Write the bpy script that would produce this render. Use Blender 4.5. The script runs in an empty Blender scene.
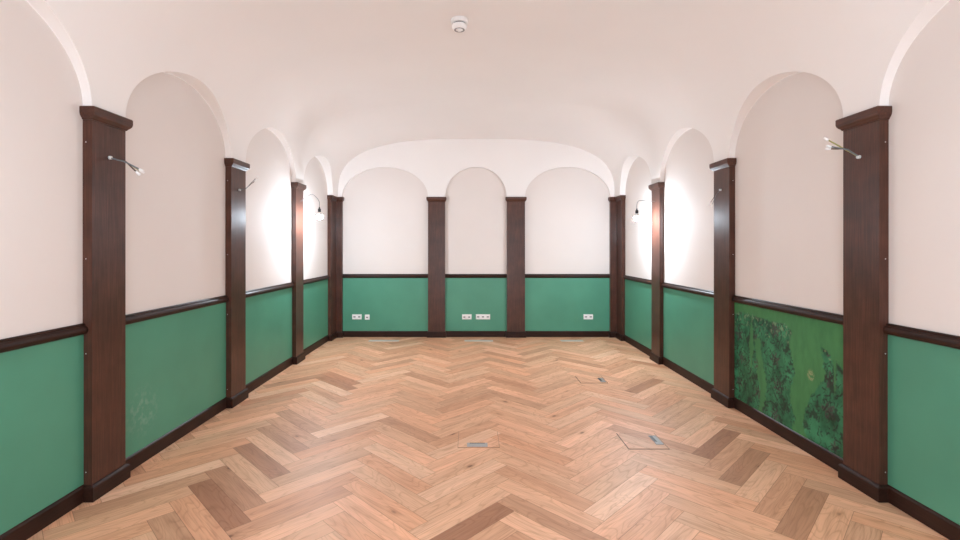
import bpy, bmesh, math, random
from mathutils import Vector, noise

scene = bpy.context.scene
COL = scene.collection
PI = math.pi

# ------------------------------------------------------------------ room measures (metres; x right, y away from the camera, z up)
XL, XR = -2.237, 2.41            # fronts of the pilasters on the side walls
DEP = 0.055                      # how far the niche panels lie behind the pilaster fronts
YB, YN = 7.954, -0.364           # fronts of the pilasters on the back wall, and of the wall behind the camera
WL, WR, WB = XL - DEP, XR + DEP, YB + DEP
CX, AX = (XL + XR) / 2, (XR - XL) / 2
SPR, RISE = 2.328, 0.50          # springing (top of the capitals), rise of the niche arches
PIERS = [(1.18, 1.46), (2.833, 3.108), (4.48, 4.765), (6.135, 6.41)]
CORNER = 7.67                    # the corner pilaster's leg starts here
BAYS = [(-0.08, 1.18), (1.46, 2.833), (3.108, 4.48), (4.765, 6.135), (6.41, CORNER)]
BPIERS = [(-0.7125, -0.431), (0.5966, 0.895)]
BBAYS = [(-2.137, -0.7125), (-0.431, 0.5966), (0.895, 2.31)]
BASE_H, RAIL_LO, RAIL_HI = 0.10, 0.985, 1.05


# ------------------------------------------------------------------ object helpers
def obj(name, bm, mats, parent=None, smooth=False, recalc=True):
    if recalc:
        bmesh.ops.recalc_face_normals(bm, faces=bm.faces)
    me = bpy.data.meshes.new(name)
    bm.to_mesh(me)
    bm.free()
    for m in (mats if isinstance(mats, (list, tuple)) else [mats]):
        me.materials.append(m)
    if smooth:
        for p in me.polygons:
            p.use_smooth = True
    o = bpy.data.objects.new(name, me)
    COL.objects.link(o)
    if parent:
        o.parent = parent
    return o


def tag(o, label, cat, group=None):
    o['label'] = label
    o['category'] = cat
    if group:
        o['group'] = group
    return o


def struct(o):
    o['kind'] = 'structure'
    return o


def thing(name, label, cat, loc=(0, 0, 0), group=None):
    o = bpy.data.objects.new(name, None)
    o.empty_display_size = 0.05
    COL.objects.link(o)
    o.location = loc
    return tag(o, label, cat, group)


def copy_tree(src, parent=None):
    c = src.copy()
    COL.objects.link(c)
    if parent:
        c.parent = parent
    for ch in list(src.children):
        copy_tree(ch, c)
    return c


# ------------------------------------------------------------------ shape helpers
def box(bm, x0, x1, y0, y1, z0, z1, bevel=0.0, seg=2):
    b = bmesh.new()
    bmesh.ops.create_cube(b, size=1)
    for v in b.verts:
        v.co = Vector(((x0 + x1) / 2 + v.co.x * (x1 - x0), (y0 + y1) / 2 + v.co.y * (y1 - y0), (z0 + z1) / 2 + v.co.z * (z1 - z0)))
    if bevel:
        bmesh.ops.bevel(b, geom=list(b.edges), offset=bevel, segments=seg, profile=0.5, affect='EDGES')
    merge(bm, b)


def merge(bm, b):
    me = bpy.data.meshes.new('tmp')
    b.to_mesh(me)
    b.free()
    bm.from_mesh(me)
    bpy.data.meshes.remove(me)


def loft(bm, sections):
    """sections: list of (polygon [(x, y)...], z); closed loops joined, capped."""
    rings = [[bm.verts.new((x, y, z)) for x, y in poly] for poly, z in sections]
    n = len(rings[0])
    for a, b in zip(rings, rings[1:]):
        for i in range(n):
            bm.faces.new((a[i], a[(i + 1) % n], b[(i + 1) % n], b[i]))
    bm.faces.new(rings[0][::-1])
    bm.faces.new(rings[-1])


def extrude_profile(bm, prof, p0, p1, nrm):
    """prof: [(distance from wall, z)]; run from p0 to p1 (x, y) with wall normal nrm (x, y)."""
    r = []
    for p in (p0, p1):
        r.append([bm.verts.new((p[0] + nrm[0] * d, p[1] + nrm[1] * d, z)) for d, z in prof])
    n = len(prof)
    for i in range(n):
        bm.faces.new((r[0][i], r[0][(i + 1) % n], r[1][(i + 1) % n], r[1][i]))
    bm.faces.new(r[0])
    bm.faces.new(r[1][::-1])


def lathe(bm, prof, seg=24, origin=(0, 0, 0), close=True):
    ox, oy, oz = origin
    rings = []
    for r, z in prof:
        if r < 1e-6:
            rings.append([bm.verts.new((ox, oy, oz + z))])
        else:
            rings.append([bm.verts.new((ox + r * math.cos(2 * PI * i / seg), oy + r * math.sin(2 * PI * i / seg), oz + z)) for i in range(seg)])
    for a, b in zip(rings, rings[1:]):
        for i in range(seg):
            j = (i + 1) % seg
            if len(a) == 1 and len(b) == 1:
                continue
            if len(a) == 1:
                bm.faces.new((a[0], b[i], b[j]))
            elif len(b) == 1:
                bm.faces.new((a[i], a[j], b[0]))
            else:
                bm.faces.new((a[i], a[j], b[j], b[i]))


def spline(pts, n=8):
    """Catmull-Rom through pts."""
    P = [Vector(p) for p in pts]
    P = [2 * P[0] - P[1]] + P + [2 * P[-1] - P[-2]]
    out = []
    for i in range(1, len(P) - 2):
        for k in range(n):
            t = k / n
            a, b, c, d = P[i - 1], P[i], P[i + 1], P[i + 2]
            out.append(0.5 * ((2 * b) + (c - a) * t + (2 * a - 5 * b + 4 * c - d) * t * t + (3 * b - a - 3 * c + d) * t ** 3))
    out.append(P[-2])
    return out


def tube(bm, pts, r, seg=8):
    P = [Vector(p) for p in pts]
    rings = []
    up = Vector((0.13, 0.31, 0.94)).normalized()
    for i, p in enumerate(P):
        d = (P[min(i + 1, len(P) - 1)] - P[max(i - 1, 0)]).normalized()
        s = d.cross(up)
        if s.length < 1e-3:
            s = d.cross(Vector((1, 0, 0)))
        s.normalize()
        t = s.cross(d).normalized()
        rr = r[i] if isinstance(r, (list, tuple)) else r
        rings.append([bm.verts.new(p + s * rr * math.cos(2 * PI * k / seg) + t * rr * math.sin(2 * PI * k / seg)) for k in range(seg)])
    for a, b in zip(rings, rings[1:]):
        for i in range(seg):
            bm.faces.new((a[i], a[(i + 1) % seg], b[(i + 1) % seg], b[i]))
    bm.faces.new(rings[0][::-1])
    bm.faces.new(rings[-1])


# ------------------------------------------------------------------ materials
def new_mat(name):
    m = bpy.data.materials.new(name)
    m.use_nodes = True
    nt = m.node_tree
    nt.nodes.clear()
    out = nt.nodes.new('ShaderNodeOutputMaterial')
    p = nt.nodes.new('ShaderNodeBsdfPrincipled')
    nt.links.new(p.outputs[0], out.inputs[0])
    return m, nt, p


def node(nt, t, **kw):
    n = nt.nodes.new(t)
    for k, v in kw.items():
        if k.startswith('i_'):
            n.inputs[k[2:].replace('_', ' ')].default_value = v
        else:
            setattr(n, k, v)
    return n


def ramp(nt, fac, stops):
    r = nt.nodes.new('ShaderNodeValToRGB')
    e = r.color_ramp.elements
    while len(e) < len(stops):
        e.new(0.5)
    for el, (pos, c) in zip(e, stops):
        el.position = pos
        el.color = (*c, 1)
    nt.links.new(fac, r.inputs[0])
    return r.outputs[0]


def bump(nt, p, height, strength, dist):
    b = node(nt, 'ShaderNodeBump')
    b.inputs['Strength'].default_value = strength
    b.inputs['Distance'].default_value = dist
    nt.links.new(height, b.inputs['Height'])
    nt.links.new(b.outputs[0], p.inputs['Normal'])


def plaster(name, c, var=0.02, rough=0.75):
    m, nt, p = new_mat(name)
    tc = node(nt, 'ShaderNodeTexCoord')
    n1 = node(nt, 'ShaderNodeTexNoise')
    n1.inputs['Scale'].default_value = 1.3
    n1.inputs['Detail'].default_value = 4
    nt.links.new(tc.outputs['Object'], n1.inputs['Vector'])
    lo = tuple(v * (1 - var) for v in c)
    hi = tuple(min(0.98, v * (1 + var)) for v in c)
    nt.links.new(ramp(nt, n1.outputs[0], [(0.3, lo), (0.7, hi)]), p.inputs['Base Color'])
    p.inputs['Roughness'].default_value = rough
    p.inputs['Specular IOR Level'].default_value = 0.25
    n2 = node(nt, 'ShaderNodeTexNoise')
    n2.inputs['Scale'].default_value = 60
    n2.inputs['Detail'].default_value = 3
    nt.links.new(tc.outputs['Object'], n2.inputs['Vector'])
    bump(nt, p, n2.outputs[0], 0.06, 0.004)
    return m


def plain(name, c, rough=0.5, metal=0.0, emit=None, strength=0):
    m, nt, p = new_mat(name)
    tc = node(nt, 'ShaderNodeTexCoord')
    n1 = node(nt, 'ShaderNodeTexNoise')
    n1.inputs['Scale'].default_value = 40
    nt.links.new(tc.outputs['Object'], n1.inputs['Vector'])
    nt.links.new(ramp(nt, n1.outputs[0], [(0.3, tuple(v * 0.96 for v in c)), (0.7, c)]), p.inputs['Base Color'])
    p.inputs['Roughness'].default_value = rough
    p.inputs['Metallic'].default_value = metal
    if emit:
        p.inputs['Emission Color'].default_value = (*emit, 1)
        p.inputs['Emission Strength'].default_value = strength
    return m


def dark_wood(name, axis, k=1.0, rough=0.3):
    m, nt, p = new_mat(name)
    tc = node(nt, 'ShaderNodeTexCoord')
    mp = node(nt, 'ShaderNodeMapping')
    sc = [95, 95, 95]
    sc[axis] = 4.0
    mp.inputs['Scale'].default_value = sc
    nt.links.new(tc.outputs['Object'], mp.inputs['Vector'])
    n1 = node(nt, 'ShaderNodeTexNoise')
    n1.inputs['Scale'].default_value = 1.0
    n1.inputs['Detail'].default_value = 6
    n1.inputs['Roughness'].default_value = 0.65
    nt.links.new(mp.outputs[0], n1.inputs['Vector'])
    n3 = node(nt, 'ShaderNodeTexNoise')
    n3.inputs['Scale'].default_value = 7.0
    n3.inputs['Detail'].default_value = 3
    nt.links.new(tc.outputs['Object'], n3.inputs['Vector'])
    c = ramp(nt, n1.outputs[0], [(0.25, tuple(k * v for v in WOOD[0])), (0.5, tuple(k * v for v in WOOD[1])), (0.8, tuple(k * v for v in WOOD[2]))])
    c3 = ramp(nt, n3.outputs[0], [(0.3, (0.72, 0.72, 0.72)), (0.7, (1.1, 1.05, 1.0))])
    mx = node(nt, 'ShaderNodeMix', data_type='RGBA', blend_type='MULTIPLY')
    mx.inputs[0].default_value = 1
    nt.links.new(c, mx.inputs[6])
    nt.links.new(c3, mx.inputs[7])
    nt.links.new(mx.outputs[2], p.inputs['Base Color'])
    p.inputs['Roughness'].default_value = rough
    p.inputs['Specular IOR Level'].default_value = 0.35 if k == 1.0 else 0.2
    bump(nt, p, n1.outputs[0], 0.12, 0.002)
    return m


def green_paint(name, c, scuff=None):
    m, nt, p = new_mat(name)
    tc = node(nt, 'ShaderNodeTexCoord')
    n1 = node(nt, 'ShaderNodeTexNoise')
    n1.inputs['Scale'].default_value = 2.2
    n1.inputs['Detail'].default_value = 6
    nt.links.new(tc.outputs['Object'], n1.inputs['Vector'])
    col = ramp(nt, n1.outputs[0], [(0.3, tuple(v * 0.93 for v in c)), (0.7, tuple(v * 1.06 for v in c))])
    if scuff:                                   # a rubbed chalky patch with a place of its own on the panel
        vm = node(nt, 'ShaderNodeVectorMath', operation='DISTANCE')
        nt.links.new(tc.outputs['Object'], vm.inputs[0])
        vm.inputs[1].default_value = scuff
        n2 = node(nt, 'ShaderNodeTexNoise')
        n2.inputs['Scale'].default_value = 26
        n2.inputs['Detail'].default_value = 5
        nt.links.new(tc.outputs['Object'], n2.inputs['Vector'])
        mr = node(nt, 'ShaderNodeMapRange')
        mr.inputs[1].default_value, mr.inputs[2].default_value = 0.05, 0.20
        mr.inputs[3].default_value, mr.inputs[4].default_value = 0.42, 0.0
        nt.links.new(vm.outputs['Value'], mr.inputs[0])
        r2 = node(nt, 'ShaderNodeMapRange')
        r2.inputs[1].default_value, r2.inputs[2].default_value = 0.45, 0.75
        nt.links.new(n2.outputs[0], r2.inputs[0])
        mu = node(nt, 'ShaderNodeMath', operation='MULTIPLY')
        nt.links.new(mr.outputs[0], mu.inputs[0])
        nt.links.new(r2.outputs[0], mu.inputs[1])
        mx = node(nt, 'ShaderNodeMix', data_type='RGBA')
        nt.links.new(mu.outputs[0], mx.inputs[0])
        nt.links.new(col, mx.inputs[6])
        mx.inputs[7].default_value = (0.42, 0.5, 0.42, 1)
        col = mx.outputs[2]
    nt.links.new(col, p.inputs['Base Color'])
    p.inputs['Roughness'].default_value = 0.42
    p.inputs['Specular IOR Level'].default_value = 0.4
    mp = node(nt, 'ShaderNodeMapping')
    mp.inputs['Scale'].default_value = (160, 160, 30)
    nt.links.new(tc.outputs['Object'], mp.inputs['Vector'])
    n4 = node(nt, 'ShaderNodeTexNoise')
    n4.inputs['Scale'].default_value = 1
    nt.links.new(mp.outputs[0], n4.inputs['Vector'])
    bump(nt, p, n4.outputs[0], 0.05, 0.002)
    return m


def parquet(name):
    """Oak boards: UV map 'plank' is in metres along/across each board, attribute 'tone' = (lightness, hue, seed)."""
    m, nt, p = new_mat(name)
    L = nt.links.new
    uv = node(nt, 'ShaderNodeUVMap', uv_map='plank')
    at = node(nt, 'ShaderNodeAttribute', attribute_name='tone')
    sp = node(nt, 'ShaderNodeSeparateColor')
    L(at.outputs['Color'], sp.inputs[0])
    su = node(nt, 'ShaderNodeSeparateXYZ')
    L(uv.outputs[0], su.inputs[0])
    seed = node(nt, 'ShaderNodeMath', operation='MULTIPLY')
    L(sp.outputs[2], seed.inputs[0])
    seed.inputs[1].default_value = 57.0
    cb = node(nt, 'ShaderNodeCombineXYZ')
    L(su.outputs[0], cb.inputs[0])
    L(su.outputs[1], cb.inputs[1])
    L(seed.outputs[0], cb.inputs[2])

    def noise_tex(scale, sc, detail, rough, dist=0.0):
        mp = node(nt, 'ShaderNodeMapping')
        mp.inputs['Scale'].default_value = sc
        L(cb.outputs[0], mp.inputs['Vector'])
        n = node(nt, 'ShaderNodeTexNoise')
        n.inputs['Scale'].default_value = scale
        n.inputs['Detail'].default_value = detail
        n.inputs['Roughness'].default_value = rough
        n.inputs['Distortion'].default_value = dist
        L(mp.outputs[0], n.inputs['Vector'])
        return n.outputs[0]

    fine = noise_tex(1.0, (5, 130, 1), 5, 0.65)
    broad = noise_tex(1.0, (2.2, 16, 1), 3, 0.5, 0.6)
    # growth rings: bands of a stretched noise field
    ringn = noise_tex(1.0, (1.5, 7.5, 1), 1.5, 0.4, 0.3)
    rm = node(nt, 'ShaderNodeMath', operation='MULTIPLY')
    L(ringn, rm.inputs[0])
    rm.inputs[1].default_value = 95.0
    rs = node(nt, 'ShaderNodeMath', operation='SINE')
    L(rm.outputs[0], rs.inputs[0])  # rings
    ring = ramp(nt, rs.outputs[0], [(0.0, (1, 1, 1)), (0.75, (0.955, 0.94, 0.92)), (1.0, (0.77, 0.71, 0.65))])
    base = ramp(nt, sp.outputs[0], [(0.0, FLOORC[0]), (0.25, FLOORC[1]), (0.6, FLOORC[2]), (1.0, FLOORC[3])])
    hue = ramp(nt, sp.outputs[1], [(0.0, (1.05, 0.96, 0.92)), (1.0, (0.97, 1.02, 1.04))])

    def mul(a, b, f=1.0):
        x = node(nt, 'ShaderNodeMix', data_type='RGBA', blend_type='MULTIPLY')
        x.inputs[0].default_value = f
        L(a, x.inputs[6])
        L(b, x.inputs[7])
        return x.outputs[2]

    c = mul(base, hue)
    c = mul(c, ramp(nt, fine, [(0.25, (0.76, 0.70, 0.65)), (0.5, (1, 1, 1)), (0.8, (1.08, 1.08, 1.08))]))
    c = mul(c, ramp(nt, broad, [(0.25, (0.83, 0.79, 0.76)), (0.55, (1, 1, 1)), (0.8, (1.08, 1.07, 1.05))]))
    c = mul(c, ring, 0.6)
    # knots
    vo = node(nt, 'ShaderNodeTexVoronoi', feature='F1')
    vo.inputs['Scale'].default_value = 1.0
    mpk = node(nt, 'ShaderNodeMapping')
    mpk.inputs['Scale'].default_value = (2.1, 4.5, 3.3)
    L(cb.outputs[0], mpk.inputs['Vector'])
    L(mpk.outputs[0], vo.inputs['Vector'])
    kn = ramp(nt, vo.outputs['Distance'], [(0.03, (0.32, 0.24, 0.18)), (0.07, (0.85, 0.8, 0.75)), (0.16, (1, 1, 1))])
    c = mul(c, kn)

    # joints between the boards
    def edge(sock, size):
        a = node(nt, 'ShaderNodeMath', operation='SUBTRACT')
        a.inputs[0].default_value = size
        L(sock, a.inputs[1])
        b = node(nt, 'ShaderNodeMath', operation='MINIMUM')
        L(sock, b.inputs[0])
        L(a.outputs[0], b.inputs[1])
        return b.outputs[0]
    e = node(nt, 'ShaderNodeMath', operation='MINIMUM')
    L(edge(su.outputs[0], PL), e.inputs[0])
    L(edge(su.outputs[1], PW), e.inputs[1])
    jm = node(nt, 'ShaderNodeMapRange')
    jm.inputs[1].default_value, jm.inputs[2].default_value = 0.0004, 0.0018
    L(e.outputs[0], jm.inputs[0])
    jc = ramp(nt, jm.outputs[0], [(0.0, (0.42, 0.34, 0.28)), (1.0, (1, 1, 1))])
    c = mul(c, jc)
    L(c, p.inputs['Base Color'])
    p.inputs['Roughness'].default_value = 0.48
    p.inputs['Specular IOR Level'].default_value = 0.42
    bump(nt, p, fine, 0.08, 0.001)
    return m


PL, PW = 0.682, 0.1345
WOOD = [(0.046, 0.0185, 0.0125), (0.077, 0.0315, 0.0215), (0.130, 0.053, 0.036)]
FLOORC = [(0.35, 0.160, 0.085), (0.54, 0.285, 0.165), (0.74, 0.430, 0.262), (0.88, 0.58, 0.395)]

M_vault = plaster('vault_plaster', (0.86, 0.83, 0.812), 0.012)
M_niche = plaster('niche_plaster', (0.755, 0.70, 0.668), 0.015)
M_wz, M_wy, M_wx = dark_wood('dark_oak_upright', 2), dark_wood('dark_oak_lengthwise', 1), dark_wood('dark_oak_crosswise', 0)
M_by, M_bx = dark_wood('darker_oak_lengthwise', 1, 0.4, 0.42), dark_wood('darker_oak_crosswise', 0, 0.4, 0.42)
M_floor = parquet('oak_parquet')
GREEN = (0.080, 0.285, 0.188)
M_green = green_paint('green_paint', GREEN)
M_green_scuff = green_paint('green_paint_scuffed', GREEN, scuff=(WL, 3.34, 0.36))
M_white = plain('white_plastic', (0.88, 0.88, 0.88), 0.35)
M_dark = plain('black_plastic', (0.015, 0.015, 0.016), 0.4)
M_grey = plain('grey_plastic', (0.22, 0.22, 0.23), 0.45)
M_steel = plain('brushed_steel', (0.30, 0.295, 0.28), 0.5, 0.4)
M_plate = plain('dull_grey_metal', (0.62, 0.58, 0.52), 0.7, 0.1)
M_pale = plain('pale_bluish_metal', (0.42, 0.43, 0.43), 0.5, 0.3)
M_gap2 = plain('thin_oak_gap', (0.33, 0.19, 0.12), 0.6)
M_gap = plain('shadow_gap_brass', (0.10, 0.06, 0.035), 0.6)
M_wire1 = plain('grey_wire', (0.16, 0.19, 0.21), 0.4)
M_wire2 = plain('brown_wire', (0.10, 0.055, 0.03), 0.4)
M_wire3 = plain('yellow_green_wire', (0.33, 0.32, 0.10), 0.4)
M_sleeve = plain('white_sleeve', (0.62, 0.64, 0.64), 0.4)
M_bulb2 = plain('dimmer_lit_bulb_glass', (0.9, 0.9, 0.9), 0.2, 0.0, (0.865, 0.995, 1.12), 85.0)
M_bulb = plain('lit_bulb_glass', (0.9, 0.9, 0.9), 0.2, 0.0, (0.865, 0.995, 1.12), 275.0)


# ------------------------------------------------------------------ the vault and the walls
def vault_params(y):
    """(squareness, rise, half width) of the vault's cross-section: square-shouldered over the last free pilasters, then falling in a soft groin to the end walls"""
    mid = (PIERS[0][0] + PIERS[-1][1]) / 2
    q = max(0.0, min(1.0, (abs(y - mid) - 0.9) / (PIERS[-1][1] - mid - 0.9)))
    n = 3.0 + 0.9 * q * q * (3 - 2 * q)
    t = max(0.0, min(1.0, (abs(y - mid) - (PIERS[-1][1] - mid)) / (YB - PIERS[-1][1])))
    tc = 1 - (1 - t) ** 1.8
    ts = t * t * (3 - 2 * t)
    return n + (3.0 - n) * tc, 1.10 + (0.965 - 1.10) * (0.5 * t + 0.5 * ts), AX - 0.034 * tc


def vault_half(y, h):
    """half width of the vault at height h above the springing"""
    n, R, ax = vault_params(y)
    return ax * max(0.0, 1 - (max(h, 0) / R) ** n) ** (1 / n)


def arch(y, a, b):
    u = (y - (a + b) / 2) / ((b - a) / 2)
    return RISE * math.sqrt(max(0.0, 1 - u * u))


def cos_steps(a, b, n):
    return [(a + b) / 2 - (b - a) / 2 * math.cos(PI * i / n) for i in range(n + 1)]


def build_ceiling():
    bm = bmesh.new()
    cols = []
    y = YN
    edges = [(YN, BAYS[0][0], None)]
    for i, b in enumerate(BAYS):
        edges.append((b[0], b[1], b))
        edges.append((b[1], PIERS[i][1] if i < 4 else YB, None))
    for a, b, bay in edges:
        ys = cos_steps(a, b, 36) if bay else [a + (b - a) * i / 6 for i in range(7)]
        for yy in ys[(1 if cols else 0):]:
            cols.append((yy, arch(yy, *bay) if bay else 0.0))
    N = 130
    rings = []
    for yy, h0 in cols:
        n, R, ax = vault_params(yy)
        f0 = math.asin(min(1.0, (h0 / R) ** (n / 2)))
        ring = []
        for k in range(N + 1):
            s = k / N
            f = f0 + (PI - 2 * f0) * s
            c, sn = math.cos(f), max(0.0, math.sin(f))
            x = CX - ax * math.copysign(abs(c) ** (2 / n), c)
            ring.append(bm.verts.new((x, yy, SPR + R * sn ** (2 / n))))
        rings.append(ring)
    for a, b in zip(rings, rings[1:]):
        for k in range(N):
            bm.faces.new((a[k], a[k + 1], b[k + 1], b[k]))
    # the reveals of the niche arches
    for bay in BAYS:
        for side in (-1, 1):
            prev = None
            for yy in cos_steps(bay[0], bay[1], 36):
                h = arch(yy, *bay)
                hw = vault_half(yy, h)
                xin = CX + side * hw
                xout = WL if side < 0 else WR
                pair = (bm.verts.new((xin, yy, SPR + h)), bm.verts.new((xout, yy, SPR + h)))
                if prev:
                    bm.faces.new((prev[0], prev[1], pair[1], pair[0]))
                prev = pair
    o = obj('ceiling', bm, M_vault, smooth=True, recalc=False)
    return struct(o)


def quad(bm, pts, mi=0):
    f = bm.faces.new([bm.verts.new(p) for p in pts])
    f.material_index = mi
    return f


def build_walls():
    for nm, x in (('wall_left', WL), ('wall_right', WR)):
        bm = bmesh.new()
        s = -1 if x < 0 else 1
        xw = x + s * 0.0008
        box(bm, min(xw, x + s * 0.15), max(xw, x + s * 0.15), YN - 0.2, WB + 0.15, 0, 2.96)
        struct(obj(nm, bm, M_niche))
    # the back wall: niche panel plane, white spandrel with three arches, and their reveals
    bm = bmesh.new()
    box(bm, WL - 0.0007, WR + 0.0007, WB + 0.0008, WB + 0.15, 0, 2.96)
    n, R, ax = vault_params(YB)
    xs = []
    for k in range(81):
        c = math.cos(PI * k / 80)
        xs.append(CX - ax * math.copysign(abs(c) ** (2 / n), c))
    for b in BBAYS:
        xs += cos_steps(b[0], b[1], 40)
    xs = sorted(set(round(v, 5) for v in xs))

    def low(x):
        for b in BBAYS:
            if b[0] < x < b[1]:
                return SPR + arch(x, *b)
        return SPR

    def high(x):
        u = min(1.0, abs(x - CX) / ax)
        return SPR + R * max(0.0, 1 - u ** n) ** (1 / n)
    for a, b in zip(xs, xs[1:]):
        if b - a < 1e-5:
            continue
        quad(bm, [(a, YB, low(a)), (b, YB, low(b)), (b, YB, max(high(b), low(b))), (a, YB, max(high(a), low(a)))], 1)
    for b in BBAYS:
        st = cos_steps(b[0], b[1], 40)
        for a, c in zip(st, st[1:]):
            ha, hc = SPR + arch(a, *b), SPR + arch(c, *b)
            f = quad(bm, [(a, YB, ha), (c, YB, hc), (c, WB, hc), (a, WB, ha)], 1)
            f.smooth = True
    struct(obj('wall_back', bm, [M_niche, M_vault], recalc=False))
    bm = bmesh.new()
    for x0, x1, z0, z1 in ((WL, -1.25, 0, 3.6), (1.45, WR, 0, 3.6), (-1.25, 1.45, 2.55, 3.6)):      # opening added behind the camera to let in even fill light
        box(bm, x0, x1, YN - 0.2, YN, z0, z1)
    struct(obj('wall_rear', bm, M_niche))


build_ceiling()
build_walls()


# ------------------------------------------------------------------ the parquet: herringbone boards, each with its own tone and grain
rnd = random.Random(7)
S2 = math.sqrt(0.5)
U, V = Vector((S2, S2)), Vector((-S2, S2))
ORG = Vector((0.729, 2.625))


def clip(poly, x0, x1, y0, y1):
    def cut(pts, inside, inter):
        out = []
        for i, p in enumerate(pts):
            q = pts[(i + 1) % len(pts)]
            if inside(p):
                out.append(p)
                if not inside(q):
                    out.append(inter(p, q))
            elif inside(q):
                out.append(inter(p, q))
        return out
    for ax, lim, sg in ((0, x0, 1), (0, x1, -1), (1, y0, 1), (1, y1, -1)):
        if not poly:
            return []
        poly = cut(poly, lambda p: sg * (p[ax] - lim) >= 0, lambda p, q: p + (q - p) * ((lim - p[ax]) / (q[ax] - p[ax])))
    return poly


def px_floor(px, py):
    return Vector(((px - 471) * 1.5 / (py - 247), 720 / (py - 247)))


TONES = [((716, 441), .06), ((739, 468), .16), ((474.6, 521), .05), ((209, 488), .04), ((230, 487), .2), ((620, 495), .95), ((583, 436), .95),
         ((806, 503), .16), ((340, 431), .98), ((262, 461), .12), ((300, 447), .25), ((570, 452), .75), ((600, 468), .72),
         ((640, 520), .72), ((445, 505), .62), ((440, 480), .66), ((150, 458), .62), ((205, 470), .88), ((330, 380), .15), ((345, 383), .2), ((640, 363), .22),
         ((590, 486), .62), ((788, 489), .4), ((403, 473), .52), ((534, 447), .52), ((300, 380), .2), ((505, 500), .3), ((380, 390), .55), ((310, 480), .72), ((330, 505), .75), ((645, 385), .15), ((430, 387), .7)]
planks = []
for i in range(-45, 46):
    for j in range(-9, 10):
        for kind in (0, 1):
            ox, oy = i * PW + j * PL, i * PW - j * PL
            o2 = ORG + U * ox + V * oy
            if kind == 0:
                org, d, e = o2, U, V
            else:
                org, d, e = o2 + V * PW, V, U
            ctr = org + d * PL / 2 + e * PW / 2
            if not (-3.2 < ctr.x < 3.4 and -1.4 < ctr.y < 9):
                continue
            planks.append([org, d, e, min(0.85, max(0.3, rnd.gauss(0.56, 0.13))), rnd.random(), rnd.random()])
for (px, py), t in TONES:
    q = px_floor(px, py)
    for pk in planks:
        r = q - pk[0]
        if 0 <= r.dot(pk[1]) <= PL and 0 <= r.dot(pk[2]) <= PW:
            pk[3] = t


def plank_mesh(name, x0, x1, y0, y1, z, mat, parent=None, skirt=0.0, off=(0, 0)):
    me = bpy.data.meshes.new(name)
    verts, faces, uvs, tones = [], [], [], []
    for org, d, e, t, h, s in planks:
        poly = clip([org, org + d * PL, org + d * PL + e * PW, org + e * PW], x0, x1, y0, y1)
        if len(poly) < 3:
            continue
        b = len(verts)
        verts += [(p.x - off[0], p.y - off[1], z) for p in poly]
        fc = list(range(b, b + len(poly)))
        ar = sum(poly[k].x * poly[(k + 1) % len(poly)].y - poly[(k + 1) % len(poly)].x * poly[k].y for k in range(len(poly)))
        if ar < 0:
            fc.reverse()
        faces.append(fc)
        for vi in fc:
            p = poly[vi - b]
            uvs.append(((p - org).dot(d), (p - org).dot(e)))
            tones.append((t, h, s, 1))
    if skirt:
        b = len(verts)
        for zz in (z, z - skirt):
            verts += [(x0 - off[0], y0 - off[1], zz), (x1 - off[0], y0 - off[1], zz), (x1 - off[0], y1 - off[1], zz), (x0 - off[0], y1 - off[1], zz)]
        for k in range(4):
            faces.append([b + k, b + 4 + k, b + 4 + (k + 1) % 4, b + (k + 1) % 4])
            uvs += [(0.3, 0.06)] * 4
            tones += [(0.3, 0.5, 0.5, 1)] * 4
    me.from_pydata(verts, [], faces)
    ul = me.uv_layers.new(name='plank')
    ca = me.color_attributes.new(name='tone', type='FLOAT_COLOR', domain='CORNER')
    me.uv_layers['plank'].data.foreach_set('uv', [c for q in uvs for c in q])
    me.color_attributes['tone'].data.foreach_set('color', [c for q in tones for c in q])
    me.update()
    me.materials.append(mat)
    o = bpy.data.objects.new(name, me)
    COL.objects.link(o)
    if parent:
        o.parent = parent
    return o


struct(plank_mesh('floor', WL - 0.02, WR + 0.02, YN - 0.05, WB + 0.02, 0.0, M_floor))


# ------------------------------------------------------------------ pilasters (shaft, capital, plinth, screws)
def section(kind, geo, f, s):
    """plan outline of a pilaster grown by f at the front and s at the sides"""
    if kind == 'left':
        y0, y1 = geo
        return [(WL, y0 - s), (XL + f, y0 - s), (XL + f, y1 + s), (WL, y1 + s)]
    if kind == 'right':
        y0, y1 = geo
        return [(WR, y1 + s), (XR - f, y1 + s), (XR - f, y0 - s), (WR, y0 - s)]
    if kind == 'back':
        x0, x1 = geo
        return [(x0 - s, WB), (x0 - s, YB - f), (x1 + s, YB - f), (x1 + s, WB)]
    if kind == 'corner_left':
        return [(WL, CORNER - s), (XL + f, CORNER - s), (XL + f, YB - f), (BBAYS[0][0] + s, YB - f), (BBAYS[0][0] + s, WB), (WL, WB)]
    return [(BBAYS[2][1] - s, WB), (BBAYS[2][1] - s, YB - f), (XR - f, YB - f), (XR - f, CORNER - s), (WR, CORNER - s), (WR, WB)]


CAP = [(0.0, 2.252), (0.006, 2.252), (0.012, 2.262), (0.020, 2.268), (0.028, 2.278), (0.032, 2.292), (0.032, 2.322), (0.028, 2.3274)]
PLI = [(0.020, 0.001), (0.020, 0.080), (0.016, 0.088), (0.008, 0.094), (0.0, 0.096)]


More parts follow.
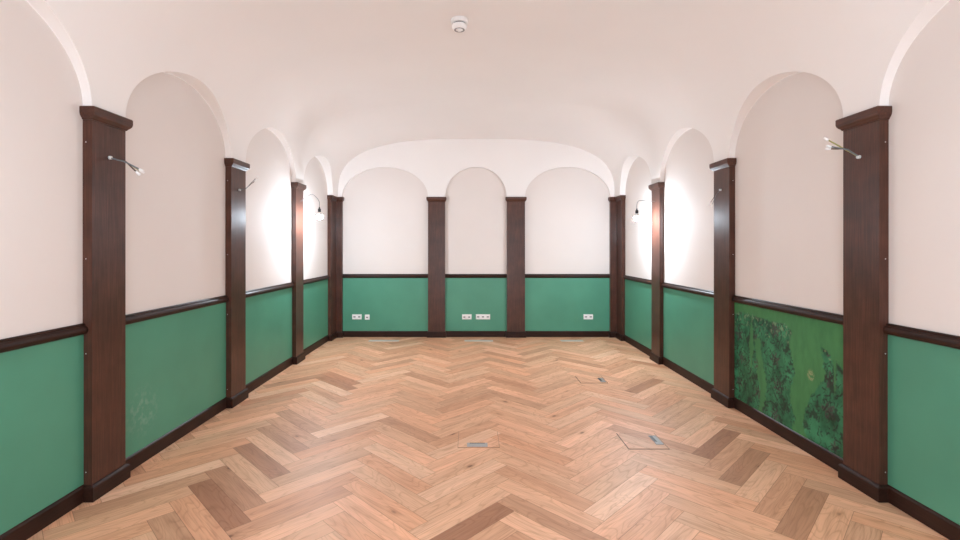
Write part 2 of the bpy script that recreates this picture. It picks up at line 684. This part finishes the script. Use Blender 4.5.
def pilaster(kind, geo, label, base, screws=()):
    t = thing('pilaster', label, 'pilaster', (base[0], base[1], 0), 'dark wooden pilasters around the room')

    def part(nm, secs):
        bm = bmesh.new()
        loft(bm, [([(x - base[0], y - base[1]) for x, y in poly], z) for poly, z in secs])
        obj(nm, bm, M_wz if nm == 'shaft' else ((M_wx if nm == 'capital' else M_bx) if kind == 'back' else (M_wy if nm == 'capital' else M_by)), t)
    part('shaft', [(section(kind, geo, 0, 0), 0.096), (section(kind, geo, 0, 0), 2.252)])
    part('capital', [(section(kind, geo, f, f * 0.75), z) for f, z in CAP])
    part('plinth', [(section(kind, geo, f, f * 0.9), z) for f, z in PLI])
    for z in screws:
        bm = bmesh.new()
        bmesh.ops.create_uvsphere(bm, u_segments=10, v_segments=6, radius=0.0036)
        for v in bm.verts:
            v.co.y *= 0.5
        o = obj('screw_head', bm, M_sleeve, t, smooth=True)
        o.location = ((XL - 0.036 if kind == 'left' else XR + 0.036) - base[0], geo[0] - base[1], z)
    return t


SCR = (0.17, 0.87, 1.43, 2.12)
LAB = {
    ('left', 0): 'dark wooden pilaster on left wall nearest the camera, carrying a lit bulb',
    ('left', 1): 'wide dark pilaster with bare wires, nearest in view on left wall',
    ('left', 2): 'dark pilaster with bare wires on left wall, second from the photo edge, bluish sheen',
    ('left', 3): 'dark pilaster beside the lit bulb on left wall, glowing warm',
    ('right', 0): 'dark wooden pilaster on right wall nearest the camera, carrying a lit bulb',
    ('right', 1): 'wide dark pilaster with bare wires on right wall, at near edge of patterned panel',
    ('right', 2): 'dark pilaster with drooping thin wires on right wall, at far edge of patterned panel',
    ('right', 3): 'dark pilaster on right wall glowing orange beside the hanging bulb',
}
for side, x in (('left', WL), ('right', WR)):
    for i, g in enumerate(PIERS):
        pilaster(side, g, LAB[(side, i)], (x, sum(g) / 2), SCR if i in (1, 2) else ())
pilaster('back', BPIERS[0], 'slim dark pilaster on back wall, left of the middle arch', (sum(BPIERS[0]) / 2, WB))
pilaster('back', BPIERS[1], 'slim dark pilaster on back wall, right of the middle arch', (sum(BPIERS[1]) / 2, WB))
pilaster('corner_left', None, 'angled dark corner pilaster where left wall meets back wall', (WL, WB))
pilaster('corner_right', None, 'angled dark corner pilaster where right wall meets back wall', (WR, WB))

# ------------------------------------------------------------------ baseboards, dado rails, green panels
BPROF = [(0, 0.001), (0.017, 0.001), (0.017, 0.086), (0.013, 0.095), (0.006, 0.1), (0, 0.1)]
RPROF = [(0, 0.985), (0.012, 0.985), (0.024, 0.990), (0.032, 1.002), (0.034, 1.014), (0.030, 1.026), (0.022, 1.034), (0.016, 1.037),
         (0.016, 1.044), (0.011, 1.05), (0, 1.05)]


def run(side, a, b):
    if side == 'left':
        return (WL, a), (WL, b), (1, 0)
    if side == 'right':
        return (WR, b), (WR, a), (-1, 0)
    return (b, WB), (a, WB), (0, -1)


for side in ('left', 'right', 'back'):
    bm = bmesh.new()
    for i, (a, b) in enumerate(BBAYS if side == 'back' else BAYS):
        extrude_profile(bm, BPROF, *run(side, a, b))
    struct(obj('baseboard_' + side, bm, M_bx if side == 'back' else M_by))

PANEL_LAB = {
    ('left', 1): 'plain green wall panel at left edge of photo, cut by the frame, before first pilaster',
    ('left', 2): 'green wall panel with pale scuff on left wall, between first and second pilasters in view',
    ('left', 3): 'plain green wall panel on left wall between second pilaster and the one by the bulb',
    ('left', 4): 'narrow green wall panel on left wall below the lit bulb, next to back corner',
    ('right', 1): 'plain green wall panel at right edge of photo, cut by the frame, beside nearest pilaster',
    ('right', 3): 'plain green wall panel on right wall just beyond the patterned panel',
    ('right', 4): 'narrow green wall panel on right wall below the lit bulb, next to back corner',
    ('back', 0): 'green wall panel at left of back wall with a double and a single white socket',
    ('back', 1): 'green wall panel in middle of back wall with a double and a triple white socket',
    ('back', 2): 'green wall panel at right of back wall with one white double socket',
}
RAIL_LAB = {
    ('left', 1): 'dark wooden dado rail at left edge of photo, cut by the frame',
    ('left', 2): 'dark wooden dado rail above the scuffed green panel on left wall',
    ('left', 3): 'dark wooden dado rail on left wall between second pilaster and pilaster by the bulb',
    ('left', 4): 'short dark dado rail under the lit bulb on left wall by back corner',
    ('right', 1): 'dark wooden dado rail at right edge of photo, cut by the frame',
    ('right', 2): 'dark wooden dado rail above the old patterned green panel on right wall',
    ('right', 3): 'dark wooden dado rail on right wall just beyond the patterned panel',
    ('right', 4): 'short dark dado rail under the lit bulb on right wall by back corner',
    ('back', 0): 'dark dado rail at left of back wall above the double and single sockets',
    ('back', 1): 'short dark dado rail in middle of back wall under the round arch',
    ('back', 2): 'dark dado rail at right of back wall above lone double socket',
}
PT = 0.006
for side in ('left', 'right', 'back'):
    for i, (a, b) in enumerate(BBAYS if side == 'back' else BAYS):
        if side != 'back' and i == 0:
            continue
        a, b = a + 0.0006, b - 0.0006
        bm = bmesh.new()
        extrude_profile(bm, RPROF, *run(side, a, b))
        tag(obj('dado_rail', bm, M_bx if side == 'back' else M_by), RAIL_LAB[(side, i)], 'rail', 'dado rails')
        if (side, i) == ('right', 2):
            continue
        bm = bmesh.new()
        if side == 'left':
            box(bm, WL, WL + PT, a, b, BASE_H + 0.0005, RAIL_LO - 0.0005)
        elif side == 'right':
            box(bm, WR - PT, WR, a, b, BASE_H + 0.0005, RAIL_LO - 0.0005)
        else:
            box(bm, a, b, WB - PT, WB, BASE_H + 0.0005, RAIL_LO - 0.0005)
        tag(obj('wainscot_panel', bm, M_green_scuff if (side, i) == ('left', 2) else M_green), PANEL_LAB[(side, i)], 'wall panel', 'green wainscot panels')


# ------------------------------------------------------------------ the old patterned panel: a worn painted wallpaper, painted point by point
def srgb(r, g, b):
    return tuple(((v / 255) / 12.92 if v / 255 <= 0.04045 else ((v / 255 + 0.055) / 1.055) ** 2.4) for v in (r, g, b))


def sstep(a, b, x):
    t = max(0.0, min(1.0, (x - a) / (b - a)))
    return t * t * (3 - 2 * t)


def mixc(a, b, f):
    return tuple(x + (y - x) * f for x, y in zip(a, b))


pr = random.Random(21)
FLOWERS = []            # (centre u, centre v, radius, petals): ornament repeats on a half-drop lattice, in metres on the panel
for cx in (0.10, 0.36, 0.62, 1.20):
    for k in range(5):
        cy = 0.05 + 0.22 * k + (0.11 if int(cx * 10) % 2 else 0.0)
        FLOWERS.append((cx + pr.uniform(-.03, .03), cy + pr.uniform(-.02, .02), pr.uniform(.045, .07), pr.choice((5, 6, 7))))


def old_panel_colour(u, v):
    """u: metres from the panel's far edge (left in the photo), v: metres above the baseboard; panel about 1.37 x 0.885"""
    W, H = 1.372, 0.885
    q = Vector((u, v, 0))
    n1 = noise.fractal(q * 6, 1.0, 2.0, 4)
    n2 = noise.fractal(Vector((u * 22, v * 9, 3.3)), 1.0, 2.0, 3)
    n3 = noise.fractal(q * 26 + Vector((9, 0, 0)), 1.0, 2.0, 3)
    n5 = noise.fractal(q * 55 + Vector((3, 7, 0)), 1.0, 2.0, 2)
    jag = 0.030 * n1 + 0.018 * n3
    bg = mixc((0.040, 0.175, 0.062), (0.062, 0.240, 0.085), 0.5 + 0.5 * n2)
    # where the old pattern has survived
    topl = H - 0.075 - 0.022 * abs((u - 0.34) / 0.3) ** 2
    left = min(sstep(-0.012, 0.012, 0.80 + 0.02 * math.sin(v * 17) - u + jag), sstep(-0.012, 0.012, topl - v + jag * 0.8))
    slit = sstep(0.012, -0.012, abs(u - 0.40 - 0.03 * math.sin(v * 8)) - (0.058 - 0.10 * abs(v - 0.33)) + jag) * (1 if v < 0.62 else 0)
    slit2 = sstep(0.010, -0.010, abs(u - 0.27) - (0.03 - 0.12 * abs(v - 0.52)) + jag * 0.6)
    left *= 1 - 0.9 * max(slit, slit2)
    r0 = 0.985 + 0.17 * sstep(0.30, 0.62, v) - 0.05 * math.sin(v * 11)
    topr = H - 0.16 - 0.9 * max(0.0, abs(u - 1.095) - 0.02) * (1 if u < 1.2 else 0) - (0.12 if u > 1.2 else 0)
    right = min(sstep(-0.012, 0.012, u - r0 + jag), sstep(-0.012, 0.012, topr - v + jag * 1.6))
    slit3 = sstep(0.010, -0.010, abs(u - 1.235) - 0.030 * sstep(0.38, 0.75, v) + jag * 0.5) if v > 0.4 else 0
    right *= 1 - slit3
    m = max(left, right)
    # ground of the pattern: bluish green in streaky patches
    gp = mixc((0.006, 0.080, 0.036), (0.040, 0.240, 0.115), 0.5 + 0.85 * n1 + 0.35 * n2)
    # ornament: scrolls and flower heads in near-black and faded purple brown
    dark = 0.0
    flower = 0.0
    for cx, cy, r, pt in FLOWERS:
        du, dv = u - cx, v - cy
        d = math.hypot(du, dv)
        if d < r * 2.4:
            a = math.atan2(dv, du)
            lob = r * (0.72 + 0.28 * math.cos(pt * a + cx * 40))
            flower = max(flower, sstep(0.012, -0.008, d - lob + 0.4 * jag))
            curl = abs(d - r * 1.6 - 0.018 * math.sin(3 * a + cy * 20))
            dark = max(dark, sstep(0.010, 0.003, curl + 0.2 * abs(n3) * 0.03) * (1 if math.sin(2 * a + cx * 9) > -0.3 else 0))
    stem = abs(((u - 0.23) % 0.26) - 0.13 - 0.055 * math.sin(v * 14 + 2.2 * (int((u + 0.03) / 0.26)))) 
    dark = max(dark, sstep(0.010, 0.003, stem + 0.012 * n3) * 0.9)
    leaf = sstep(0.10, 0.30, noise.fractal(Vector((u * 11 + 5, v * 9, 8)), 1.0, 2.0, 3) + 0.45 * n5)
    dark = max(dark, leaf * 0.85)
    ridge = abs(noise.fractal(Vector((u * 12, v * 9, 21)), 1.0, 2.0, 2))
    dark = max(dark, sstep(0.055, 0.015, ridge) * 0.9)
    wear = sstep(-0.45, 0.15, n3 + 0.4 * n2 + 0.1)
    c = gp
    c = mixc(c, (0.058, 0.042, 0.046), 0.85 * flower * sstep(-0.35, 0.05, n5 + 0.15))
    c = mixc(c, (0.007, 0.012, 0.011), 0.95 * dark * wear)
    c = mixc(c, (0.30, 0.36, 0.18), 0.45 * sstep(0.5, 0.8, n3 + 0.25 * n5) * (1 if v > 0.62 else 0.15))
    rim = sstep(0.16, 0.0, topl - v) * left * sstep(0.05, 0.45, n3 + 0.5 * n5)
    c = mixc(c, (0.24, 0.34, 0.20), 0.6 * rim)
    c = mixc(bg, c, m)
    d = math.hypot((u - 1.005) * 1.2, v - 0.47)                        # the pale flower by the right-hand fragment
    c = mixc(c, (0.36, 0.36, 0.20), 0.8 * sstep(0.055, 0.03, d + 0.02 * n5) * sstep(-0.3, 0.2, n5))
    return (*c, 1)


def old_panel():
    a, b = BAYS[2][0] + 0.0006, BAYS[2][1] - 0.0006
    nu, nv = 228, 148
    me = bpy.data.meshes.new('patterned_panel')
    verts, faces, cols = [], [], []
    for j in range(nv + 1):
        for i in range(nu + 1):
            u, v = (b - a) * i / nu, (RAIL_LO - BASE_H - 0.001) * j / nv
            verts.append((WR - PT, b - u, BASE_H + 0.0005 + v))
            cols.append(old_panel_colour(u, v))
    w = nu + 1
    for j in range(nv):
        for i in range(nu):
            faces.append((j * w + i, j * w + i + 1, (j + 1) * w + i + 1, (j + 1) * w + i))
    k = len(verts)
    for (i, j) in ((0, 0), (nu, 0), (nu, nv), (0, nv)):
        p = verts[j * w + i]
        verts.append((WR, p[1], p[2]))
        cols.append((0.05, 0.1, 0.05, 1))
    faces.append((k + 3, k + 2, k + 1, k))
    me.from_pydata(verts, [], faces)
    ca = me.color_attributes.new(name='paint', type='FLOAT_COLOR', domain='POINT')
    for i, c in enumerate(cols):
        ca.data[i].color = c
    m, nt, p = new_mat('worn_patterned_wallpaper')
    at = node(nt, 'ShaderNodeAttribute', attribute_name='paint')
    nt.links.new(at.outputs['Color'], p.inputs['Base Color'])
    tc = node(nt, 'ShaderNodeTexCoord')
    n1 = node(nt, 'ShaderNodeTexNoise')
    n1.inputs['Scale'].default_value = 45
    n1.inputs['Detail'].default_value = 4
    nt.links.new(tc.outputs['Object'], n1.inputs['Vector'])
    bump(nt, p, n1.outputs[0], 0.25, 0.003)
    p.inputs['Roughness'].default_value = 0.5
    p.inputs['Specular IOR Level'].default_value = 0.35
    me.materials.append(m)
    o = bpy.data.objects.new('patterned_panel', me)
    COL.objects.link(o)
    tag(o, 'worn green panel with dark floral pattern fragments on right wall, between two pilasters', 'wall panel')


old_panel()


# ------------------------------------------------------------------ bare bulbs hanging from cables on the pilasters
def bulb_lamp(anchor, pts, drop_to, label, glow=None):
    """anchor: point on the pilaster front; pts: cable points relative to it, ending where the socket hangs; drop_to: z of the bulb's centre"""
    t = thing('hanging_bulb', label, 'lamp', anchor, 'bare bulbs on the side walls')
    end = pts[-1]
    dz = drop_to - anchor[2]
    bm = bmesh.new()
    tube(bm, spline(pts + [(end[0], end[1], dz + 0.115)], 8), 0.0032, 8)
    obj('cable', bm, M_grey, t, smooth=True)
    bm = bmesh.new()
    lathe(bm, [(0, 0.118), (0.006, 0.118), (0.009, 0.112), (0.0095, 0.100), (0.0175, 0.094), (0.0195, 0.088), (0.0195, 0.058), (0.0185, 0.052), (0, 0.052)], 20,
          (end[0], end[1], dz))
    obj('socket', bm, M_dark, t, smooth=False)
    bm = bmesh.new()
    lathe(bm, [(0, 0.055), (0.0125, 0.055), (0.015, 0.048), (0.021, 0.032), (0.028, 0.018), (0.035, 0.0075), (0.035, 0.0055), (0, 0.0055)], 24, (end[0], end[1], dz))
    obj('light_shield', bm, M_white, t, smooth=False)  # opaque cap added above the globe to hold its light off the vault
    bm = bmesh.new()
    lathe(bm, [(0.0340, 0.0053), (0.0362, 0.000), (0.0370, -0.006), (0.0360, -0.014), (0.033, -0.023), (0.028, -0.031), (0.020, -0.038), (0.010, -0.0425), (0, -0.0435)], 24, (end[0], end[1], dz))
    obj('bulb', bm, glow or M_bulb, t, smooth=True)
    return t


def pier_mid(i):
    return sum(PIERS[i]) / 2


bulb_lamp((XR, pier_mid(3), 2.095), [(-0.0008, 0, 0.0), (-0.06, 0, 0.004), (-0.19, 0, 0.012), (-0.232, -0.002, -0.004), (-0.243, 0, -0.05)], 1.885,
          'lit bare bulb hanging from cable on the right wall, beside orange glowing pilaster')
bulb_lamp((XL, pier_mid(3), 2.095), [(0.004, 0, 0.0), (0.05, 0, 0.03), (0.15, 0, 0.092), (0.215, 0, 0.055), (0.252, 0, 0.0), (0.256, 0, -0.03)], 1.905,
          'lit bare bulb hanging from hooked cable on the left wall near back corner')
bulb_lamp((XR, pier_mid(0), 2.095), [(-0.0008, 0, 0.0), (-0.06, 0, 0.004), (-0.19, 0, 0.012), (-0.232, -0.002, -0.004), (-0.243, 0, -0.05)], 1.885,
          'lit bare bulb on the right wall beside the camera, outside the picture', M_bulb2)
bulb_lamp((XL, pier_mid(0), 2.095), [(0.004, 0, 0.0), (0.05, 0, 0.03), (0.15, 0, 0.092), (0.215, 0, 0.055), (0.252, 0, 0.0), (0.256, 0, -0.03)], 1.905,
          'lit bare bulb on the left wall beside the camera, outside the picture', M_bulb2)


# ------------------------------------------------------------------ bare wire ends poking out of the pilasters
def wire_bundle(anchor, sgn, ends, split, label, rw=0.0042, tip=0.0078):
    """ends: tips relative to anchor (x into the room); sgn: +1 on the left wall, -1 on the right"""
    t = thing('wire_bundle', label, 'wires', anchor, 'bare wire ends on the pilasters')
    bm = bmesh.new()
    tube(bm, [(0.0008 * sgn, 0, 0), (0.008 * sgn, 0, 0), (0.018 * sgn, 0, -0.001), (0.020 * sgn, 0, -0.001)], [0.011, 0.011, 0.0095, 0.006], 14)
    obj('sleeve', bm, M_sleeve, t, smooth=True)
    mats = (M_wire1, M_wire2, M_wire3)
    for k, e in enumerate(ends):
        e = Vector(e)
        s = Vector(split) + Vector((0, (k - 1) * 0.004, (k % 2) * 0.004))
        bm = bmesh.new()
        pts = spline([(0.005 * sgn, (k - 1) * 0.004, 0), s * 0.55, s, s + (e - s) * 0.55, e], 6)
        tube(bm, pts, rw, 8)
        w = obj('wire', bm, mats[k % 3], t, smooth=True)
        d = (e - s).normalized()
        bm = bmesh.new()
        tube(bm, [e - d * 0.004, e + d * 0.002, e + d * 0.024, e + d * 0.027], [tip * 0.7, tip, tip, tip * 0.6], 12)
        obj('connector', bm, M_white, w, smooth=True)
    return t


wire_bundle((XL, 2.966, 2.052), 1, [(0.190, 0.000, -0.072), (0.168, 0.004, -0.088), (0.186, 0.012, -0.078)], (0.10, 0, -0.026),
            'bare wires with white connector tips poking from nearest pilaster on left wall')
wire_bundle((XR, 2.974, 2.058), -1, [(-0.190, -0.010, 0.062), (-0.180, 0.008, 0.052), (-0.176, 0.03, 0.112)], (-0.085, 0, 0.045),
            'bare wires with white connector tips poking from nearest pilaster on right wall')
wire_bundle((XL, pier_mid(2), 2.05), 1, [(0.165, 0.0, 0.112), (0.150, 0.01, 0.086)], (0.07, 0, 0.012),
            'thin bare wires bent upward from second pilaster on left wall', 0.0028, 0.005)
wire_bundle((XR, pier_mid(2), 2.05), -1, [(-0.120, -0.06, -0.150), (-0.105, 0.0, -0.125)], (-0.045, 0, -0.035),
            'thin bare wires drooping from second pilaster on right wall', 0.0022, 0.0042)


# ------------------------------------------------------------------ wall sockets on the back wall
def wall_socket(name, xc, zc, n, label, data=False):
    g = 0.079
    y0 = WB - PT - 0.0005
    t = thing(name, label, 'wall socket', (xc, y0, zc), 'white sockets on the back wall')
    w = g * n
    bm = bmesh.new()
    box(bm, -w / 2, w / 2, -0.010, 0.0, -0.042, 0.042, 0.003, 2)
    obj('faceplate', bm, M_white, t)
    for k in range(n):
        cx = -w / 2 + g * (k + 0.5)
        bm = bmesh.new()
        # raised square insert with a round well (built as rings in the x-z plane)
        seg = 32
        def sq(r, a):
            c, s = math.cos(a), math.sin(a)
            m = max(abs(c), abs(s))
            return (r * c / m, r * s / m)
        rings = []
        prof = [('sq', 0.028, -0.0095), ('sq', 0.0275, -0.0125), ('c', 0.0205, -0.0125), ('c', 0.0195, -0.0020)]
        for kind, r, y in prof:
            ring = []
            for i in range(seg):
                a = 2 * PI * i / seg
                px, pz = sq(r, a) if kind == 'sq' else (r * math.cos(a), r * math.sin(a))
                ring.append(bm.verts.new((cx + px, y, pz)))
            rings.append(ring)
        for a_, b_ in zip(rings, rings[1:]):
            for i in range(seg):
                bm.faces.new((a_[i], a_[(i + 1) % seg], b_[(i + 1) % seg], b_[i]))
        ins = obj('socket_insert', bm, M_white, t)
        if data:
            bm = bmesh.new()
            box(bm, cx - 0.015, cx - 0.002, -0.0135, -0.004, -0.012, 0.006)
            box(bm, cx + 0.002, cx + 0.015, -0.0135, -0.004, -0.012, 0.006)
            obj('data_port', bm, M_dark, ins)
        else:
            bm = bmesh.new()
            box(bm, cx - 0.0185, cx + 0.0185, -0.0110, -0.0100, -0.010, 0.010, 0.0002, 1)
            obj('well_floor', bm, M_grey, ins)
            for s in (-1, 1):
                bm = bmesh.new()
                b = bmesh.new()
                bmesh.ops.create_cone(b, cap_ends=True, segments=12, radius1=0.0028, radius2=0.0028, depth=0.002)
                for v in b.verts:
                    v.co = Vector((cx + s * 0.0095 + v.co.x, -0.0115 + v.co.z * 0.6, v.co.y))
                merge(bm, b)
                obj('pin_hole', bm, M_dark, ins)
    return t


SC = 480 / (WB - PT)


def back_x(px):
    return (px - 471) / SC


SZ = 1.5 - (316.8 - 247) / SC
wall_socket('wall_socket', back_x(357.0), SZ, 2, 'white double socket at left of back wall, larger of the two on its panel')
wall_socket('wall_socket', back_x(367.3), SZ - 0.005, 1, 'small square single white outlet at left of back wall beside the double socket', True)
wall_socket('wall_socket', back_x(466.8), SZ, 2, 'white double data outlet with dark slots in middle of back wall, left of triple', True)
wall_socket('wall_socket', back_x(483.0), SZ, 3, 'long white triple socket in middle of back wall')
wall_socket('wall_socket', back_x(588.2), SZ, 2, 'white double socket alone on right panel of back wall')


# ------------------------------------------------------------------ floor boxes let into the parquet, and the slim floor plates by the back wall
def floor_box(x0, x1, y0, y1, flap, label, fw=0.006, slot_first=True):
    cx, cy = (x0 + x1) / 2, (y0 + y1) / 2
    t = thing('floor_box', label, 'floor box', (cx, cy, 0), 'flush floor boxes in the parquet')
    bm = bmesh.new()
    for a, b, c, d in ((x0, x1, y0, y0 + fw), (x0, x1, y1 - fw, y1), (x0, x0 + fw, y0 + fw, y1 - fw), (x1 - fw, x1, y0 + fw, y1 - fw)):
        box(bm, a - cx, b - cx, c - cy, d - cy, 0.0002, 0.0012)
    obj('frame', bm, M_gap if slot_first else M_gap2, t)
    lid = plank_mesh('lid', x0 + fw, x1 - fw, y0 + fw, y1 - fw, 0.0030, M_floor, t, 0.0028, (cx, cy))
    fx0, fx1, fy0, fy1 = flap
    bm = bmesh.new()
    box(bm, fx0 - cx, fx1 - cx, fy0 - cy, fy1 - cy, 0.0028, 0.0055, 0.0006, 1)
    f = obj('cable_flap', bm, M_steel if slot_first else M_pale, t)
    bm = bmesh.new()
    if slot_first:
        box(bm, fx0 - cx + 0.002, fx0 - cx + 0.026, fy0 - cy + (fy1 - fy0) * 0.30, fy1 - cy - 0.008, 0.0050, 0.0060)
    else:
        box(bm, fx0 - cx + 0.02, fx1 - cx - 0.02, fy1 - cy - 0.012, fy1 - cy - 0.002, 0.0050, 0.0058)
    obj('cable_slot', bm, M_dark, f)
    return t


floor_box(1.167, 1.474, 3.557, 3.860, (1.405, 1.462, 3.635, 3.805), 'square floor box with metal cable flap in parquet at right, nearest the camera')
floor_box(1.207, 1.510, 5.285, 5.564, (1.440, 1.500, 5.315, 5.480), 'square floor box farther back at right, in front of right pilasters')
floor_box(-0.100, 0.215, 3.585, 3.900, (-0.030, 0.125, 3.595, 3.665), 'faint square floor box in the middle of the parquet', 0.003, False)


def floor_plate(x0, x1, label):
    y0, y1 = 7.61, 7.725
    cx, cy = (x0 + x1) / 2, (y0 + y1) / 2
    t = thing('floor_plate', label, 'floor plate', (cx, cy, 0), 'slim steel floor plates by the back wall')
    bm = bmesh.new()
    box(bm, x0 - cx, x1 - cx, y0 - cy, y1 - cy, 0.0005, 0.005, 0.0012, 1)
    p = obj('plate', bm, M_plate, t)
    return t


def fx(px):
    return (px - 471) / 480 * 7.67


floor_plate(fx(369), fx(399), 'slim steel plate in the floor at foot of left part of back wall')
floor_plate(fx(464.5), fx(493), 'slim steel plate in the floor at foot of middle arch of back wall')
floor_plate(fx(560.5), fx(583), 'slim steel plate in the floor at foot of right part of back wall')


# ------------------------------------------------------------------ smoke detector on the vault
def detector():
    x, y = -0.098, 4.072
    n, R, ax = vault_params(y)
    u = abs(x - CX) / ax
    z = SPR + R * (1 - u ** n) ** (1 / n)
    t = thing('smoke_detector', 'white round smoke detector on the vaulted ceiling', 'smoke detector', (x, y, z))
    t.scale = (1.1, 1.1, 1.3)
    bm = bmesh.new()
    lathe(bm, [(0, 0.003), (0.064, 0.003), (0.067, -0.003), (0.067, -0.020), (0.064, -0.026), (0, -0.026)], 36)
    obj('base', bm, M_white, t)
    bm = bmesh.new()
    lathe(bm, [(0, -0.024), (0.046, -0.024), (0.046, -0.036), (0, -0.036)], 36)
    obj('vent_gap', bm, M_grey, t)
    bm = bmesh.new()
    lathe(bm, [(0, -0.034), (0.054, -0.034), (0.058, -0.040), (0.057, -0.052), (0.050, -0.062), (0.044, -0.066), (0, -0.066)], 36)
    obj('cover', bm, M_white, t)
    bm = bmesh.new()
    lathe(bm, [(0.030, -0.0655), (0.030, -0.0675), (0.040, -0.0675), (0.040, -0.0655)], 36)
    obj('sensor_ring', bm, M_grey, t)
    bm = bmesh.new()
    lathe(bm, [(0, -0.064), (0.020, -0.064), (0.020, -0.070), (0.016, -0.074), (0, -0.074)], 24)
    obj('sensor_cap', bm, M_white, t)


detector()

# ------------------------------------------------------------------ world, camera, view
w = bpy.data.worlds.new('World')
scene.world = w
w.use_nodes = True
w.node_tree.nodes['Background'].inputs[0].default_value = (0.88, 0.98, 1.08, 1)
w.node_tree.nodes['Background'].inputs[1].default_value = 0.74  # soft fill entering by the added opening in the rear wall

cd = bpy.data.cameras.new('camera')
cam = bpy.data.objects.new('camera', cd)
COL.objects.link(cam)
cam.location = (0, 0, 1.5)
cam.rotation_euler = (PI / 2, 0, 0)
cd.sensor_width = 36
cd.lens = 18
cd.shift_x = 9 / 960
cd.shift_y = -23 / 960
cd.clip_start = 0.02
scene.camera = cam

vs = scene.view_settings
scene.display_settings.display_device = 'sRGB'
vs.view_transform = 'Standard'
vs.look = 'None'
vs.gamma = 1
vs.exposure = 2.6
vs.use_curve_mapping = False
cy = scene.cycles
cy.use_denoising = True
cy.max_bounces = 16
cy.diffuse_bounces = 10
cy.sample_clamp_indirect = 6
cy.caustics_reflective = False
cy.caustics_refractive = False
